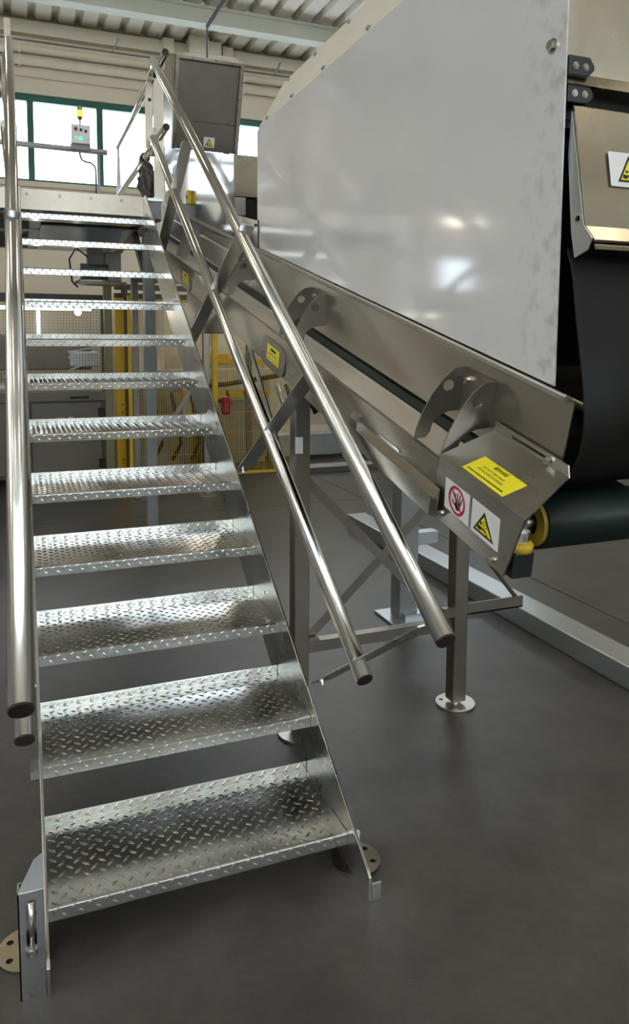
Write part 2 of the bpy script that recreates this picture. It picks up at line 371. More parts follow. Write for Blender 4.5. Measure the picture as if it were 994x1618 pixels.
# handrails
RR = .0245
def rail(x, p, q, loop):
    p, q = V((x, *p)), V((x, *q)); d = (q-p).normalized()
    pts = [p, q]
    if loop:
        dn = V((0, .02, -1)).normalized(); r = .055
        e = q; pts = [p, e - d*r]
        for t in (.25, .5, .75): pts.append(e - d*r*(1-t)**2 + dn*r*t**2)
        pts += [e + dn*r, e + dn*.13]
    r = MB().tube(pts, RR, 24).build('handrail', TUBE, st, smooth=True)
    MB().tube([p - d*.004, p + d*.003], RR*.93, 20).build('end_plug', PLUG, r, label='dark plastic end plug')
    return r
RX = {0: -.040, 1: .842}
for s in (0, 1):
    x = RX[s]
    rail(x, (-.45, .852), (3.357, 3.368), True)
    rail(x, (-.033, .576), (3.40, 2.877), s == 1)
    sg = -1 if s == 0 else 1
    xi = x - .006 if s == 1 else x - .028
    x0, x1 = (TW+.010, TW+.072) if s else (-.068, -.012)
    # flat-bar brackets crossing both rails
    for (b, e, w) in (((.325, .41), (-.375, .862), 0), ((1.245, .946), (.386, 1.42), 0), ((2.30, 1.49), (1.136, 1.985), 0), ((3.2, 2.08), (2.30, 2.59), 0)):
        d = (V((0, *e)) - V((0, *b))).normalized(); nn = V((0, -d.z, d.y))
        o_ = V((0, *b)); tt = .005
        L = (V((0, *e)) - o_).length
        m = MB(); pts = [(x0, -.02), (x1, .02), (x1, L-.02), (x0+.012, L-.005), (x0, L-.02)]
        m.prism(pts, lambda X_, l, h: V((X_, 0, 0)) + o_ + d*l + nn*h, -tt/2, tt/2)
        br = m.build('rail_bracket', GALV, st, bevel=.001)
        bolt(o_ + d*.015 + nn*.003 + V(((x0+x1)/2, 0, 0)), nn, .007, .012, 'bolt', TUBE, br)
    # head post at the top of the flight: flat bar facing the approach
    px = TW + .025 if s else -.04
    MB().prism([(px-.036, 2.80), (px+.016, 2.80), (px+.016, 3.14), (px+.004, 3.30), (px-.010, 3.30), (px-.036, 3.16)], PY, 3.425, 3.433).build('head_post', POSTM, st, bevel=.001)
    bolt((px-.005, 3.425, 3.12), (0, -1, 0), .008, .01, 'bolt', BLACK, st)
    # adjustable foot: bent plate, slot, bolt
    if s == 0:
        fx0, fx1 = (-.066, -.009) if s == 0 else (TW+.009, TW+.066)
        slot = rounded((fx0+fx1)/2-.011, .12, (fx0+fx1)/2+.011, .245, .0105, 5)
        fb = MB().prism([[(fx0, .0), (fx1, .0), (fx1, .262), (fx0, .262)], slot], PY, -.128, -.122)
        fb.prism([(fx0, 0), (fx1, 0), (fx1, .262), (fx0, .262)], PY, -.092, -.088)
        hi = fx1 if s == 0 else fx0; lo = fx0 if s == 0 else fx1
        fb.prism([(lo, 0), (hi, 0), (hi, .088), (hi+(lo-hi)*.35, .075)], lambda X_, yy, h: (X_, -.126+yy*.16, h + yy*.88 + .258), 0, .005)
        fb.box((min(lo, lo), -.128, 0) if s == 0 else (fx1-.004, -.128, 0), (fx0+.004, -.088, .262) if s == 0 else (fx1, -.088, .262))
        f = fb.build('foot_bracket', GALV, st, bevel=.001)
        MB().tube([((fx0+fx1)/2, -.131, .125), ((fx0+fx1)/2, -.131, .24)], .0065, 10).build('adjusting_bolt', TUBE, f, smooth=True)
        MB().prism(circ(0, 0, .013, 6), frame(((fx0+fx1)/2, -.131, .112), (1, 0, 0), (0, 1, 0)), 0, .014).build('nut', TUBE, f)
    else:
        MB().prism([(-.138, 0), (-.02, 0), (-.02, .085), (-.06, .085), (-.138, .052)], PX, TW+.009, TW+.014).box((TW+.009, -.140, 0), (TW+.038, -.135, .05)).build('foot_bracket', GALV, st, bevel=.001)
    cx = -.05 if s == 0 else TW+.035
    hol = [circ(cx + .042*math.cos(t), -.02 + .06*math.sin(t), .0085, 10) for t in (math.pi*.78, math.pi*1.22, math.pi*.22, -math.pi*.22)]
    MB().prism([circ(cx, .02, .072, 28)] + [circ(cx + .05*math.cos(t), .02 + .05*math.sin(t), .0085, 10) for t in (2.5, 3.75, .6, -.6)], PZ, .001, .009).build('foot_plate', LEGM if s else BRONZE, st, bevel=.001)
    MB().tube([(cx, .02, .009), (cx, .02, .09)], .012, 10).build('foot_stud', TUBE, st, smooth=True)
    if s == 0:
        box((-.03, -.02, .465), (-.010, .04, .485)).build('clamp', GALV, st)

# ================================================================== LANDING PLATFORM
pf = thing('landing_platform', (0, 4.8, 0), 'galvanised landing platform at the head of the stairs on steel legs', 'platform')
box((-.9, 3.64, 2.49), (.95, 6.0, 2.51)).build('deck_plate', GALV, pf)
e = box((-.9, 3.632, 2.375), (.81, 3.64, 2.51)).build('edge_plate', POSTM, pf)
for x in (.04, .25, .455, .66): bolt((x, 3.632, 2.475), (0, -1, 0), .007, .008, 'bolt', STAIND, e)
for y, w in ((3.75, .08), (4.6, .1), (5.95, .1)):
    box((-.9, y-w/2, 2.365), (.95, y+w/2, 2.49)).build('cross_beam', GREYST, pf)
for x in (-.86, .1, .90): box((x-.04, 3.66, 2.37), (x+.04, 5.99, 2.488)).build('side_beam', GREYST, pf)
box((.14, 4.20, 2.352), (.84, 5.86, 2.360)).build('underside_sheet', BLUE, pf, label='pale blue sheet under the deck')
for x, y in ((.855, 3.72), (-.86, 3.72), (.79, 5.93), (-.86, 5.9)):
    l = box((x-.038, y-.05, .01), (x+.038, y+.05, 2.37)).build('leg', (GREYST if y < 5 else OLIVE) if x > 0 else GALV, pf, bevel=.004)
    box((x-.09, y-.09, 0), (x+.09, y+.09, .012)).build('base_plate', GALV, l)
MB().bar((.855, 3.8, 1.95), (.855, 4.5, 2.4), .05, .05).build('knee_brace', GREYST, pf)
GX = .93
for z in (3.42, 2.935):
    g = MB().tube([(GX, 3.36, z), (GX, 6.03, z)], .024, 16).build('guard_rail', TUBE, pf, smooth=True)
    MB().tube([(GX, 3.355, z), (GX, 3.363, z)], .023, 16).build('end_plug', PLUG, g)
MB().prism([(.895, 2.50), (.965, 2.50), (.965, 3.28), (.935, 3.42), (.925, 3.42), (.895, 3.28)], PY, 3.655, 3.665).build('guard_post', POSTM, pf)
MB().prism([(.90, 2.50), (.97, 2.50), (.945, 3.40), (.925, 3.40)], PY, 6.02, 6.032).build('guard_post', GALV, pf)
MB().prism([[(.875, 2.95), (.925, 2.95), (.925, 3.0), (.875, 3.0)]], PY, 3.645, 3.655).build('rail_clip', TUBE, pf)
g = MB().tube([(-1.0, 6.05, 3.375), (.83, 6.05, 3.355)], .026, 14).build('cross_rail', RAILG, pf, smooth=True)
for x in (.745, -.7): MB().tube([(x, 6.05, 2.40), (x, 6.05, 3.35)], .014, 10).build('rail_support', RAILG, pf, smooth=True)
MB().tube([(.76, 6.05, 2.86), (.93, 6.05, 2.885)], .016, 8).build('tie_tube', RAILG, pf, smooth=True)
MB().prism([(-.07, 2.5), (-.03, 2.5), (-.03, 3.6), (-.07, 3.6)], PY, 3.655, 3.665).build('guard_post', POSTM, pf)
for z in (3.42, 2.935): MB().tube([(-.09, 3.70, z), (-.09, 6.03, z)], .024, 14).build('guard_rail', TUBE, pf, smooth=True)
# bag of plastic tied on the lower rail
bm = bmesh.new(); bmesh.ops.create_icosphere(bm, subdivisions=4, radius=1)
for v in bm.verts:
    c = v.co; nn = 1 + .22*math.sin(7*c.x+3*c.z)*math.cos(6*c.y+2*c.x) + .12*math.sin(15*c.z+5*c.x)
    w = .055*(1.15 - .35*c.z); v.co = V((c.x*w*nn, c.y*w*nn, c.z*.15))
me = bpy.data.meshes.new('tied_plastic_bag'); bm.to_mesh(me); bm.free(); me.materials.append(FOIL)
for p in me.polygons: p.use_smooth = True
o = bpy.data.objects.new('tied_plastic_bag', me); COL.objects.link(o); o.location = (.905, 4.05, 2.72)
tag(o, 'dark crumpled plastic bag tied to the lower guard rail of the landing', 'bag')
tag(MB().tube([(GX, 4.28, 2.935), (GX, 4.36, 2.935)], .040, 14).build('pipe_clamp', BLACK), 'black clamp around the lower guard rail of the landing', 'clamp')

# control box with stack light on the far guard rail
cb = thing('control_box', (.55, 6.0, 3.39), 'grey push button control box with amber stack light on the guard rail', 'control box')
box((.485, 5.95, 3.395), (.662, 6.05, 3.575)).build('housing', ALU, cb, bevel=.006)
box((.48, 5.99, 3.35), (.665, 6.03, 3.395)).build('mount', GREYST, cb)
for (x, z, r, mt, nm) in ((.528, 3.53, .017, RED, 'stop_button'), (.575, 3.525, .013, BLACK, 'switch_knob'), (.62, 3.515, .013, BLACK, 'switch_knob'), (.528, 3.452, .010, GLOWG, 'green_button'), (.575, 3.448, .016, GLOWG, 'green_button'), (.622, 3.445, .013, WSTK, 'white_button')):
    MB().prism(circ(x, z, r, 14), PY, 5.935, 5.951).build(nm, mt, cb)
MB().tube([(.572, 6.0, 3.575), (.572, 6.0, 3.635)], .007, 8).build('stalk', CABLE, cb)
MB().tube([(.572, 6.0, 3.635), (.572, 6.0, 3.66)], [.016, .026], 14).build('beacon_base', CABLE, cb)
MB().tube([(.572, 6.0, 3.66), (.572, 6.0, 3.722)], .026, 14).build('beacon_lens', AMBER, cb)
MB().tube([(.572, 6.0, 3.722), (.572, 6.0, 3.76)], [.026, .024], 14).build('beacon_cap', GREYST, cb)
tag(MB().tube([(.57, 6.06, 3.35), (.57, 6.06, 3.31), (.585, 6.06, 3.27), (.62, 6.06, 3.25), (.67, 6.06, 3.245), (.705, 6.06, 3.22), (.718, 6.06, 3.17), (.718, 6.06, 2.93)], .009, 8).tube([(.718, 6.06, 2.93), (.718, 6.06, 2.83)], .016, 8).build('control_cable', CABLE, smooth=True), 'bent dark cable hanging below the control box', 'cable')

# ================================================================== INCLINED CONVEYOR
BX, WX = .905, 1.03            # outer face of side beam, inner skirt wall
cv = thing('inclined_conveyor', (1.3, .74, 0), 'stainless inclined belt conveyor rising beside the stairs', 'conveyor')
CX = (.94 + 1.63) / 2          # conveyor centre
mx = lambda x: 2*CX - x        # mirror to the far side
for s in (0, 1):
    f = (lambda x: x) if s == 0 else mx
    Sx = lambda sec: [(f(x), y) for x, y in sec]
    incl(Sx([(BX, 1.158), (BX+.035, 1.158), (BX+.035, 1.163), (BX+.005, 1.163), (BX+.005, 1.30), (BX+.03, 1.302), (BX+.03, 1.307), (BX, 1.307)]), -.28, 4.15, 1.23).build('side_beam', STAIN, cv, bevel=.001)
    incl(Sx([(BX+.012, 1.302), (WX, 1.304), (WX, 1.308), (BX+.012, 1.307)]), -.30, 4.15, 1.3).build('slider_plate', SLIDM, cv)
    incl(Sx([(WX-.006, 1.316), (WX+.05, 1.318), (WX+.05, 1.344), (WX-.006, 1.342)]), -.50, 4.15).build('belt_edge_seal', BELT, cv)
    incl(Sx([(WX-.012, 1.309), (WX-.006, 1.309), (WX-.006, 1.315), (WX-.012, 1.315)]), -.50, 4.15).build('edge_strip', TUBE, cv)
    incl(Sx([(WX, 1.350), (WX+.004, 1.350), (WX+.004, 1.545), (WX-.012, 1.558), (WX-.030, 1.548), (WX-.028, 1.545), (WX-.012, 1.552), (WX, 1.541)]), -.596, 4.1, 1.45).build('skirt_wall', STAIN, cv)
    incl([(f(WX-.012) + x, 1.548 + y) for x, y in circ(0, 0, .0095, 12)], -.585, 1.56, 1.45).build('rolled_lip', LIPM, cv, smooth=True)
    # drip tray along the low end of the beam
    tr = incl(Sx([(BX-.024, 1.172), (BX-.024, 1.222), (BX-.021, 1.222), (BX-.018, 1.214), (BX, 1.238), (BX, 1.158)]), -.30, .19, 1.2).build('drip_tray', STAIN, cv)
    incl(Sx([(BX-.02, 1.215), (BX, 1.215), (BX, 1.262), (BX-.012, 1.262), (BX-.02, 1.245)]), .14, .19, 1.2).build('tray_end', STAIND, tr)
    if s == 0:
        incl(Sx([(BX-.003, 1.245), (BX, 1.245), (BX, 1.252), (BX-.003, 1.252)]), -.10, .02).build('tray_clip', TUBE, cv)
        # oval inspection covers with yellow labels
        for yc, zc, s_ in ((.972, 1.452, 1), (2.64, 1.873, 1)):
            th = math.atan(K); fr = frame((BX-.001, yc, zc), (0, -math.cos(th), -math.sin(th)), (0, -math.sin(th), math.cos(th)))
            oc = MB().prism(rounded(-.15, -.058, .15, .058, .052, 8), fr, 0, .004).build('inspection_cover', STAIND, cv)
            fr2 = frame((BX-.0055, yc-.012, zc), (0, -math.cos(th), -math.sin(th)), (0, -math.sin(th), math.cos(th)))
            lab = MB().prism([(-.075, -.028), (.075, -.028), (.075, .034), (-.075, .034)], fr2, 0, .0012).build('warning_label', YSTK, oc, label='yellow warning label')
            MB().prism([(-.03, .014), (.035, .014), (.035, .024), (-.03, .024)], fr2, .0012, .0016).build('label_heading', INK, lab)
            lm = MB()
            for zz, xx in ((.004, .055), (-.004, .06), (-.018, .066)): lm.prism([(-xx, zz-.0016), (xx, zz-.0016), (xx, zz+.0016), (-xx, zz+.0016)], fr2, .0012, .0016)
            lm.build('label_fine_print', MACHD, lab)
            for px_ in (-.12, .125): bolt(fr(px_, -.01, .004), (-1, 0, 0), .005, .004, 'screw', TUBE, oc)
    # crescent brackets in pairs
    cres = [(WX, 1.505), (.995, 1.500), (.968, 1.475), (.94, 1.43), (.92, 1.378), (.910, 1.335), (.909, 1.309), (.940, 1.312), (.951, 1.328), (.953, 1.347), (.961, 1.362), (.976, 1.375), (.995, 1.383), (WX, 1.386)]
    for ya, yb in ((-.215, -.345), (.865, .715), (1.80, 1.66), (2.9, 2.76)):
        sup = None
        for y in (ya, yb):
            ys_ = y
            def fn(x, y0, h, ys_=ys_):
                yy = ys_ + (1.505 - y0)*.232 + h; return (x, yy, y0 + K*yy)
            sup_ = MB().prism([Sx(cres), [(f(x), y) for x, y in circ(.985, 1.455, .0155, 14)]], fn, -.002, .002).build('crescent_bracket', STAIND, cv)
            sup = sup or sup_
        def fb_(x, y0, h):
            yy = h + (1.505 - y0)*.232; return (x, yy, y0 + K*yy)
        MB().prism(Sx([(WX-.004, 1.405), (WX-.001, 1.405), (WX-.001, 1.505), (WX-.004, 1.505)]), fb_, yb, ya).build('bracket_back', STAIN, sup)
        for y0 in (1.475, 1.425):
            for t in (.22, .80) if y0 > 1.45 else (.22,):
                yy = yb + (ya-yb)*t + (1.505-y0)*.232
                bolt((f(WX-.004), yy, y0 + K*yy), (-1 if s == 0 else 1, 0, 0), .008, .014, 'bolt', TUBE, sup)
# belt: top run, bottom run and drums
xa, xb = WX+.012, mx(WX+.012)
incl([(xa, 1.330), (xb, 1.330), (xb, 1.337), (xa, 1.337)], -.52, 4.1).build('belt_carry_run', BELT, cv)
incl([(xa, 1.175), (xb, 1.175), (xb, 1.182), (xa, 1.182)], -.44, 4.1).build('belt_return_run', BELT, cv)
DY, DZ, DR = -.535, 1.128, .060
MB().tube([(1.0, DY, DZ), (mx(1.0), DY, DZ)], DR, 48).build('tail_drum_belt', BELT, cv, smooth=True)
MB().tube([(xa, 4.13, 2.272), (xb, 4.13, 2.272)], .06, 24).build('head_drum', BELT, cv, smooth=True)
for s in (0, 1):
    f = (lambda x: x) if s == 0 else mx
    h = MB().prism([circ(DY, DZ, .053, 32), circ(DY, DZ, .028, 20)], lambda y, z, hh: (f(hh), y, z), .990, 1.002).build('drum_bearing', YELD, cv, smooth=False)
    MB().tube([(f(WX-.09), DY, DZ), (f(WX+.02), DY, DZ)], .016, 12).build('drum_shaft', STAIND, h, smooth=True)
    # take-up block below the cover
    th = math.atan(K); cs, sn = math.cos(th), math.sin(th)
    q = V((f(.955), -.553, 1.118)); ax = V((0, sn*.6, -1)).normalized()
    MB().tube([q - ax*(-.02), q + ax*.0], .022, 12).build('take_up_nut', TUBE, cv)
    MB().tube([q + ax*.02, q + ax*.028, q + ax*.043], [.024, .032, .030], 16).build('take_up_cap', YELB, cv, smooth=True)
    MB().bar(q + ax*.042, q + ax*.10, .052, .05, (0, 1, 0)).build('take_up_block', BLACK, cv, bevel=.004)
    MB().bar(q - ax*.03, q + ax*.02, .018, .018, (0, 1, 0)).build('take_up_rod', STAIND, cv)

# guard cover at the tail end with stickers
th = math.atan(K); Dv = V((0, -math.cos(th), -math.sin(th))); Uv = V((.11, math.sin(th), -math.cos(th))) * -1
O = V((.90, -.317, 1.242))
side = frame(O, Dv, Uv)
nS = Dv.cross(Uv).normalized()
CO = MB().prism([(-.005, 0), (.331, 0), (.278, -.161), (-.036, -.164), (-.042, -.15), (-.034, -.12)], side, -.004, 0)
bk = V((1.018-.90, -.04, 1.392-1.318)); bk.z = bk.z + K*-.04 + .0
tp = frame(O, Dv, bk - Dv*bk.dot(Dv))
Bl = (bk - Dv*bk.dot(Dv)).length; b0 = bk.dot(Dv)
CO.prism([(-.012, 0), (.331, 0), (.297, Bl), (b0-.0, Bl)], tp, -.004, 0)
guard = CO.build('guard_cover', STAIN, cv)
fl_o = tp(0, Bl, 0); flg = frame(fl_o, Dv, V((.0, -.05, 1)))
MB().prism([[(b0, -.003), (.297, -.003), (.292, .022), (b0+.004, .022)], rounded(.09, .006, .235, .014, .0035, 3)], flg, -.004, 0).build('slotted_flange', BRIGHT, guard)
bolt(flg(.235, .010, 0), flg(0, 0, 1) - flg(0, 0, 0), .008, .014, 'bolt', TUBE, guard)
for a_, b_ in ((.012, -.143), (.238, -.143)): bolt(side(a_, b_, 0), nS, .0065, .012, 'bolt', TUBE, guard)
# sticker 1: do not touch
def shear_frame(fr, x0, y0): return lambda x, y, h: fr(x0 + x, y0 + y, h)
s1 = shear_frame(side, .028, -.117)
k1 = MB().prism(rounded(0, 0, .106, .078, .002), s1, .0, .0006).build('no_touch_sticker', WSTK, guard, label='white sticker with red no touching sign')
MB().prism([circ(.053, .039, .036, 36), circ(.053, .039, .029, 36)], s1, .0006, .001).build('red_ring', REDINK, k1)
MB().prism([(.030, .060), (.034, .064), (.078, .018), (.074, .014)], s1, .0008, .0014).build('red_slash', REDINK, k1)
m = MB(); m.prism([(.046, .028), (.050, .018), (.060, .016), (.068, .022), (.070, .038), (.048, .038)], s1, .0006, .001)
for (x, y, l, a_) in ((.050, .036, .020, 100), (.0565, .037, .024, 92), (.063, .037, .023, 82), (.0685, .035, .019, 70), (.047, .026, .017, 150)):
    ca, sa = math.cos(math.radians(a_)), math.sin(math.radians(a_)); w = .0024
    m.prism([(x-sa*w, y+ca*w), (x+sa*w, y-ca*w), (x+sa*w*.7+ca*l, y-ca*w*.7+sa*l), (x-sa*w*.7+ca*l, y+ca*w*.7+sa*l)], s1, .0006, .001)
m.build('hand_symbol', INK, k1)
MB().prism([circ(.034, .043, .0085, 14), circ(.034, .043, .0075, 14)], s1, .0006, .001).prism([(.033, .034), (.0345, .034), (.0345, .024), (.033, .024)], s1, .0006, .001).build('figure_outline', GREYST, k1)
s2 = shear_frame(side, .145, -.118)
def warn(fr, w, h, parent, name, lab, icon=True, tri=None):
    k = MB().prism(rounded(0, 0, w, h, .003), fr, 0, .0006).build(name, WSTK, parent, label=lab)
    cx, y0, tw, t_h = tri
    T = [(cx-tw/2, y0), (cx+tw/2, y0), (cx, y0+t_h)]
    MB().prism(T, fr, .0006, .0009).build('triangle_border', INK, k)
    g = tw*.07
    MB().prism([(T[0][0]+g*1.7, T[0][1]+g), (T[1][0]-g*1.7, T[1][1]+g), (cx, T[2][1]-g*2)], fr, .0009, .0012).build('triangle_field', YSTK, k)
    if icon:
        q = tw / .08
        m = MB(); m.prism([(cx-.024*q, y0+.010*q), (cx-.010*q, y0+.008*q), (cx-.008*q, y0+.018*q), (cx-.022*q, y0+.020*q)], fr, .0012, .0015)
        m.prism(circ(cx-.010*q, y0+.027*q, .0042*q, 10), fr, .0012, .0015)
        m.prism([(cx-.010*q, y0+.014*q), (cx+.012*q, y0+.011*q), (cx+.012*q, y0+.015*q), (cx-.010*q, y0+.019*q)], fr, .0012, .0015)
        m.prism([(cx+.010*q, y0+.005*q), (cx+.018*q, y0+.005*q), (cx+.014*q, y0+.012*q)], fr, .0012, .0015)
        m.prism([circ(cx+.005*q, y0+.028*q, .0085*q, 16), circ(cx+.005*q, y0+.028*q, .0073*q, 16)], fr, .0012, .0015)
        m.prism(circ(cx+.005*q, y0+.028*q, .002*q, 8), fr, .0012, .0015)
        m.build('warning_symbol', INK, k)
    return k
warn(s2, .107, .080, guard, 'entanglement_sticker', 'white sticker with yellow entanglement triangle', True, (.050, .010, .080, .058))
yo = shear_frame(tp, .0, .0)
yl = MB().prism([(.075, .012), (.236, .012), (.250, .068), (.090, .068)], yo, 0, .0006).build('beware_sticker', YSTK, guard, label='yellow sticker reading BEWARE')
yt = lambda x, y, h: tp(x + (y-.04)*.25, y, h)
text_on(yt, 'BEWARE', .0125, .163, .058, .001, 'beware_text', INK, yl, shear=.15, bold=.0003)
text_on(yt, 'DO NOT OPEN WHILE', .0078, .158, .044, .001, 'warning_text', INK, yl, shear=.15)
text_on(yt, 'THE MACHINE IS RUNNING', .0078, .158, .034, .001, 'warning_text', INK, yl, shear=.15)
m = MB(); x = .092
while x < .222:
    w = random.uniform(.004, .010); m.prism([(x, .0195), (x+w, .0195), (x+w, .0225), (x, .0225)], yt, .0006, .001); x += w + .0016
m.build('fine_print_line', INK, yl)

# trestle legs, X bracing, feet
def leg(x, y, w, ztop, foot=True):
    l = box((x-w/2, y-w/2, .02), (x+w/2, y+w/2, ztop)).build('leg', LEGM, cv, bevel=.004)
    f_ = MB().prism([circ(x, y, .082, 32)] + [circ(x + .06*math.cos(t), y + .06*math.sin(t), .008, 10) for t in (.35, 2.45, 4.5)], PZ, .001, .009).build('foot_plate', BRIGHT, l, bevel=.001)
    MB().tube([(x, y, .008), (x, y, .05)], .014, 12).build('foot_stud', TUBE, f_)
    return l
LA, LB = (1.63, .735), (.935, .745)
leg(*LA, .062, 1.335); leg(*LB, .060, 1.335)
box((.965, .725, .325), (1.60, .765, .368)).build('trestle_bar', LEGM, cv)
MB().bar((.965, .772, .99), (1.60, .772, .345), .035, .005, (0, 1, 0)).build('cross_brace', LEGM, cv)
MB().bar((.965, .778, .345), (1.60, .778, .93), .035, .005, (0, 1, 0)).build('cross_brace', LEGM, cv)
bolt((.968, .77, 1.0), (0, -1, 0), .007, .01, 'bolt', TUBE, cv)
# bracket bar beyond the right leg
box((1.66, .72, .383), (1.945, .765, .389)).build('angle_bar', LEGM, cv); box((1.66, .72, .383), (1.945, .726, .432)).build('angle_bar', LEGM, cv)
MB().bar((1.94, .74, .40), (1.66, .74, .74), .006, .045, (0, 1, 0)).build('knee_brace', LEGM, cv)
box((1.545, .70, .39), (1.60, .722, .43)).build('brace_clip', LEGM, cv)
MB().bar((.945, 1.504, 1.548), (.945, .80, .86), .006, .035, (0, 1, 1)).build('diagonal_strap', GALV, cv)
bolt((.935, 1.49, 1.53), (-1, 0, 0), .007, .01, 'bolt', TUBE, cv)
box((.905, .70, 1.10), (.93, .712, 1.16)).build('cable_clip', WSTK, cv)
# gusset where the incline meets the horizontal support
MB().prism([(1.56, 1.545), (2.60, 1.550), (2.60, 1.80), (1.70, 1.585)], PX, BX-.004, BX+.004).build('gusset_plate', STAIND, cv)
box((.90, 2.24, 1.545), (1.66, 2.34, 1.66)).build('cross_beam', LEGM, cv)
pt = thing('brown_portal', (1.28, 5.19, 0), 'brown steel portal stand on two legs behind the landing column', 'stand')
for x in (.955, 1.615):
    box((x-.03, 5.16, .01), (x+.03, 5.22, 2.02)).build('leg', LEGM, pt, bevel=.004); box((x-.08, 5.11, 0), (x+.08, 5.27, .01)).build('base_plate', LEGM, pt)
box((.925, 5.16, 2.02), (1.645, 5.22, 2.08)).build('top_bar', LEGM, pt)
MB().bar((.97, 5.24, .25), (1.60, 5.24, 1.2), .04, .005, (0, 1, 0)).build('cross_brace', LEGM, pt)
# upper section: mirror plates, ridge, cross box
for s in (0, 1):
    f = (lambda x: x) if s == 0 else mx
    fn = lambda y, z, h: (f(h), y, z)
    p = MB().prism([(1.562, 1.938), (1.562, 2.066), (1.99, 2.160), (1.99, 2.459), (3.95, 2.945), (3.95, 2.455), (3.95, 2.43)], fn, WX-.006, WX-.002).build('side_plate', MIRROR, cv)
    if s == 0:
        MB().prism([(2.262, 2.485), (2.266, 2.485), (2.266, 2.538), (2.262, 2.537)], fn, WX-.007, WX-.0055).build('plate_slit', BLACK, p)
        incl([(WX-.014, 1.468), (WX-.006, 1.462), (WX-.006, 1.478)], 1.7, 3.95).build('plate_ridge', BRIGHT, p)
        MB().prism([(1.553, 1.935), (1.562, 1.935), (1.562, 2.068), (1.553, 2.068)], fn, WX-.009, WX-.0015).build('joint_gasket', BLACK, p)
        bolt((WX-.006, 1.60, 2.05), (-1, 0, 0), .005, .006, 'screw', BLACK, p)
box((WX, 2.0, 2.255), (mx(WX), 2.3, 2.465)).build('cross_box', BRONZE, cv)
box((WX-.002, 2.0, 2.16), (WX+.06, 2.01, 2.25)).build('corner_tab', ALU, cv)
tag(box((WX+.01, 2.02, 2.10), (mx(WX+.01), 2.24, 2.25)).build('gap_shade_block', BLACK), 'black block standing in for the shade in the gap under the cross box of the conveyor', 'shade block')  # added black block, stands in for the shade under the cross box
sw = thing('rope_switch', (WX-.04, 3.05, 2.38), 'small yellow safety switch on the mirror side plate of the conveyor', 'switch')
box((WX-.034, 3.00, 2.375), (WX-.006, 3.05, 2.462)).build('body', YEL, sw, bevel=.006)
box((WX-.03, 3.052, 2.38), (WX-.006, 3.08, 2.455)).build('actuator', BLACK, sw, bevel=.004)
MB().prism(circ(3.022, 2.42, .012, 12), PX, WX-.038, WX-.034).build('dial', BLACK, sw)
# motor and cables under the head end
mo = thing('gear_motor', (.6, 5.4, 2.1), 'grey gear motor with cables hanging under the landing', 'motor')
MB().tube([(.50, 5.4, 2.12), (.74, 5.4, 2.12)], .075, 16).build('motor_body', BARM, mo, smooth=True)
box((.56, 5.33, 2.18), (.70, 5.47, 2.345)).build('terminal_box', GREYST, mo, bevel=.008)
box((.74, 5.32, 2.03), (.86, 5.48, 2.3)).build('gearbox', GREYST, mo, bevel=.01)
box((.45, 5.30, 2.0), (.90, 5.5, 2.03)).build('motor_plate', LEGM, mo)
MB().tube([(.56, 5.33, 2.25), (.46, 5.3, 2.32), (.40, 5.3, 2.22), (.42, 5.3, 2.02), (.47, 5.3, 1.97)], .008, 6).build('cable', BLACK, mo, smooth=True)
MB().bar((.43, 5.32, 1.99), (.62, 5.32, 2.16), .01, .04, (0, 1, 0)).build('motor_gusset', GREYST, mo)

# ================================================================== DISCHARGE HOOD at the head
hd = thing('discharge_hood', (1.28, 3.9, 2.9), 'tall stainless hood with framed dark front at the upper end of the conveyor', 'hood')
th2 = math.atan(.34); UH = V((0, -math.sin(th2), math.cos(th2))); HO = V((1.03, 3.71, 2.886))
hf = frame(HO, (1, 0, 0), UH)        # normal points towards the viewer (-Y)
Hw, Hh = .49, .62
for a_, b_ in (((0, 0), (.025, Hh)), ((Hw-.025, 0), (Hw, Hh)), ((.025, Hh-.02), (Hw-.025, Hh))):
    MB().prism([a_, (b_[0], a_[1]), b_, (a_[0], b_[1])], hf, -.02, .012).build('front_frame', BRONZE, hd)
MB().prism([(.02, .20), (Hw-.02, .20), (Hw-.02, Hh-.015), (.02, Hh-.015)], hf, -.03, -.022).build('front_panel', HOODD, hd)
lp = MB().prism([(.02, 0), (Hw-.02, 0), (Hw-.02, .197), (.02, .197)], hf, -.022, -.014).build('lower_panel', HOODD, hd)
hs = lambda x, y, h: hf(x + .235, y + .03, h - .0135)
warn(hs, .08, .07, lp, 'hood_sticker', 'small white sticker with yellow triangle', True, (.04, .008, .062, .052))
dp = V((0, .40, .10))
for x in (0, Hw):
    q = [hf(x, 0, 0), hf(x, Hh, 0), hf(x, Hh, 0) + dp, hf(x, 0, 0) + dp]
    MB().add(q + [p + V((.004, 0, 0)) for p in q], [(0,1,2,3),(7,6,5,4),(0,4,5,1),(1,5,6,2),(2,6,7,3),(3,7,4,0)]).build('side_panel', STAIN, hd)
q = [hf(0, Hh, 0), hf(Hw, Hh, 0), hf(Hw, Hh, 0)+dp, hf(0, Hh, 0)+dp]
MB().add(q + [p + V((0, 0, .004)) for p in q], [(0,1,2,3),(7,6,5,4),(0,4,5,1),(1,5,6,2),(2,6,7,3),(3,7,4,0)]).build('top_panel', BRIGHT, hd)
q = [hf(0, 0, 0)+dp, hf(Hw, 0, 0)+dp, hf(Hw, Hh, 0)+dp, hf(0, Hh, 0)+dp]
MB().add(q + [p + V((0, .004, 0)) for p in q], [(0,1,2,3),(7,6,5,4),(0,4,5,1),(1,5,6,2),(2,6,7,3),(3,7,4,0)]).build('rear_panel', BRIGHT, hd)

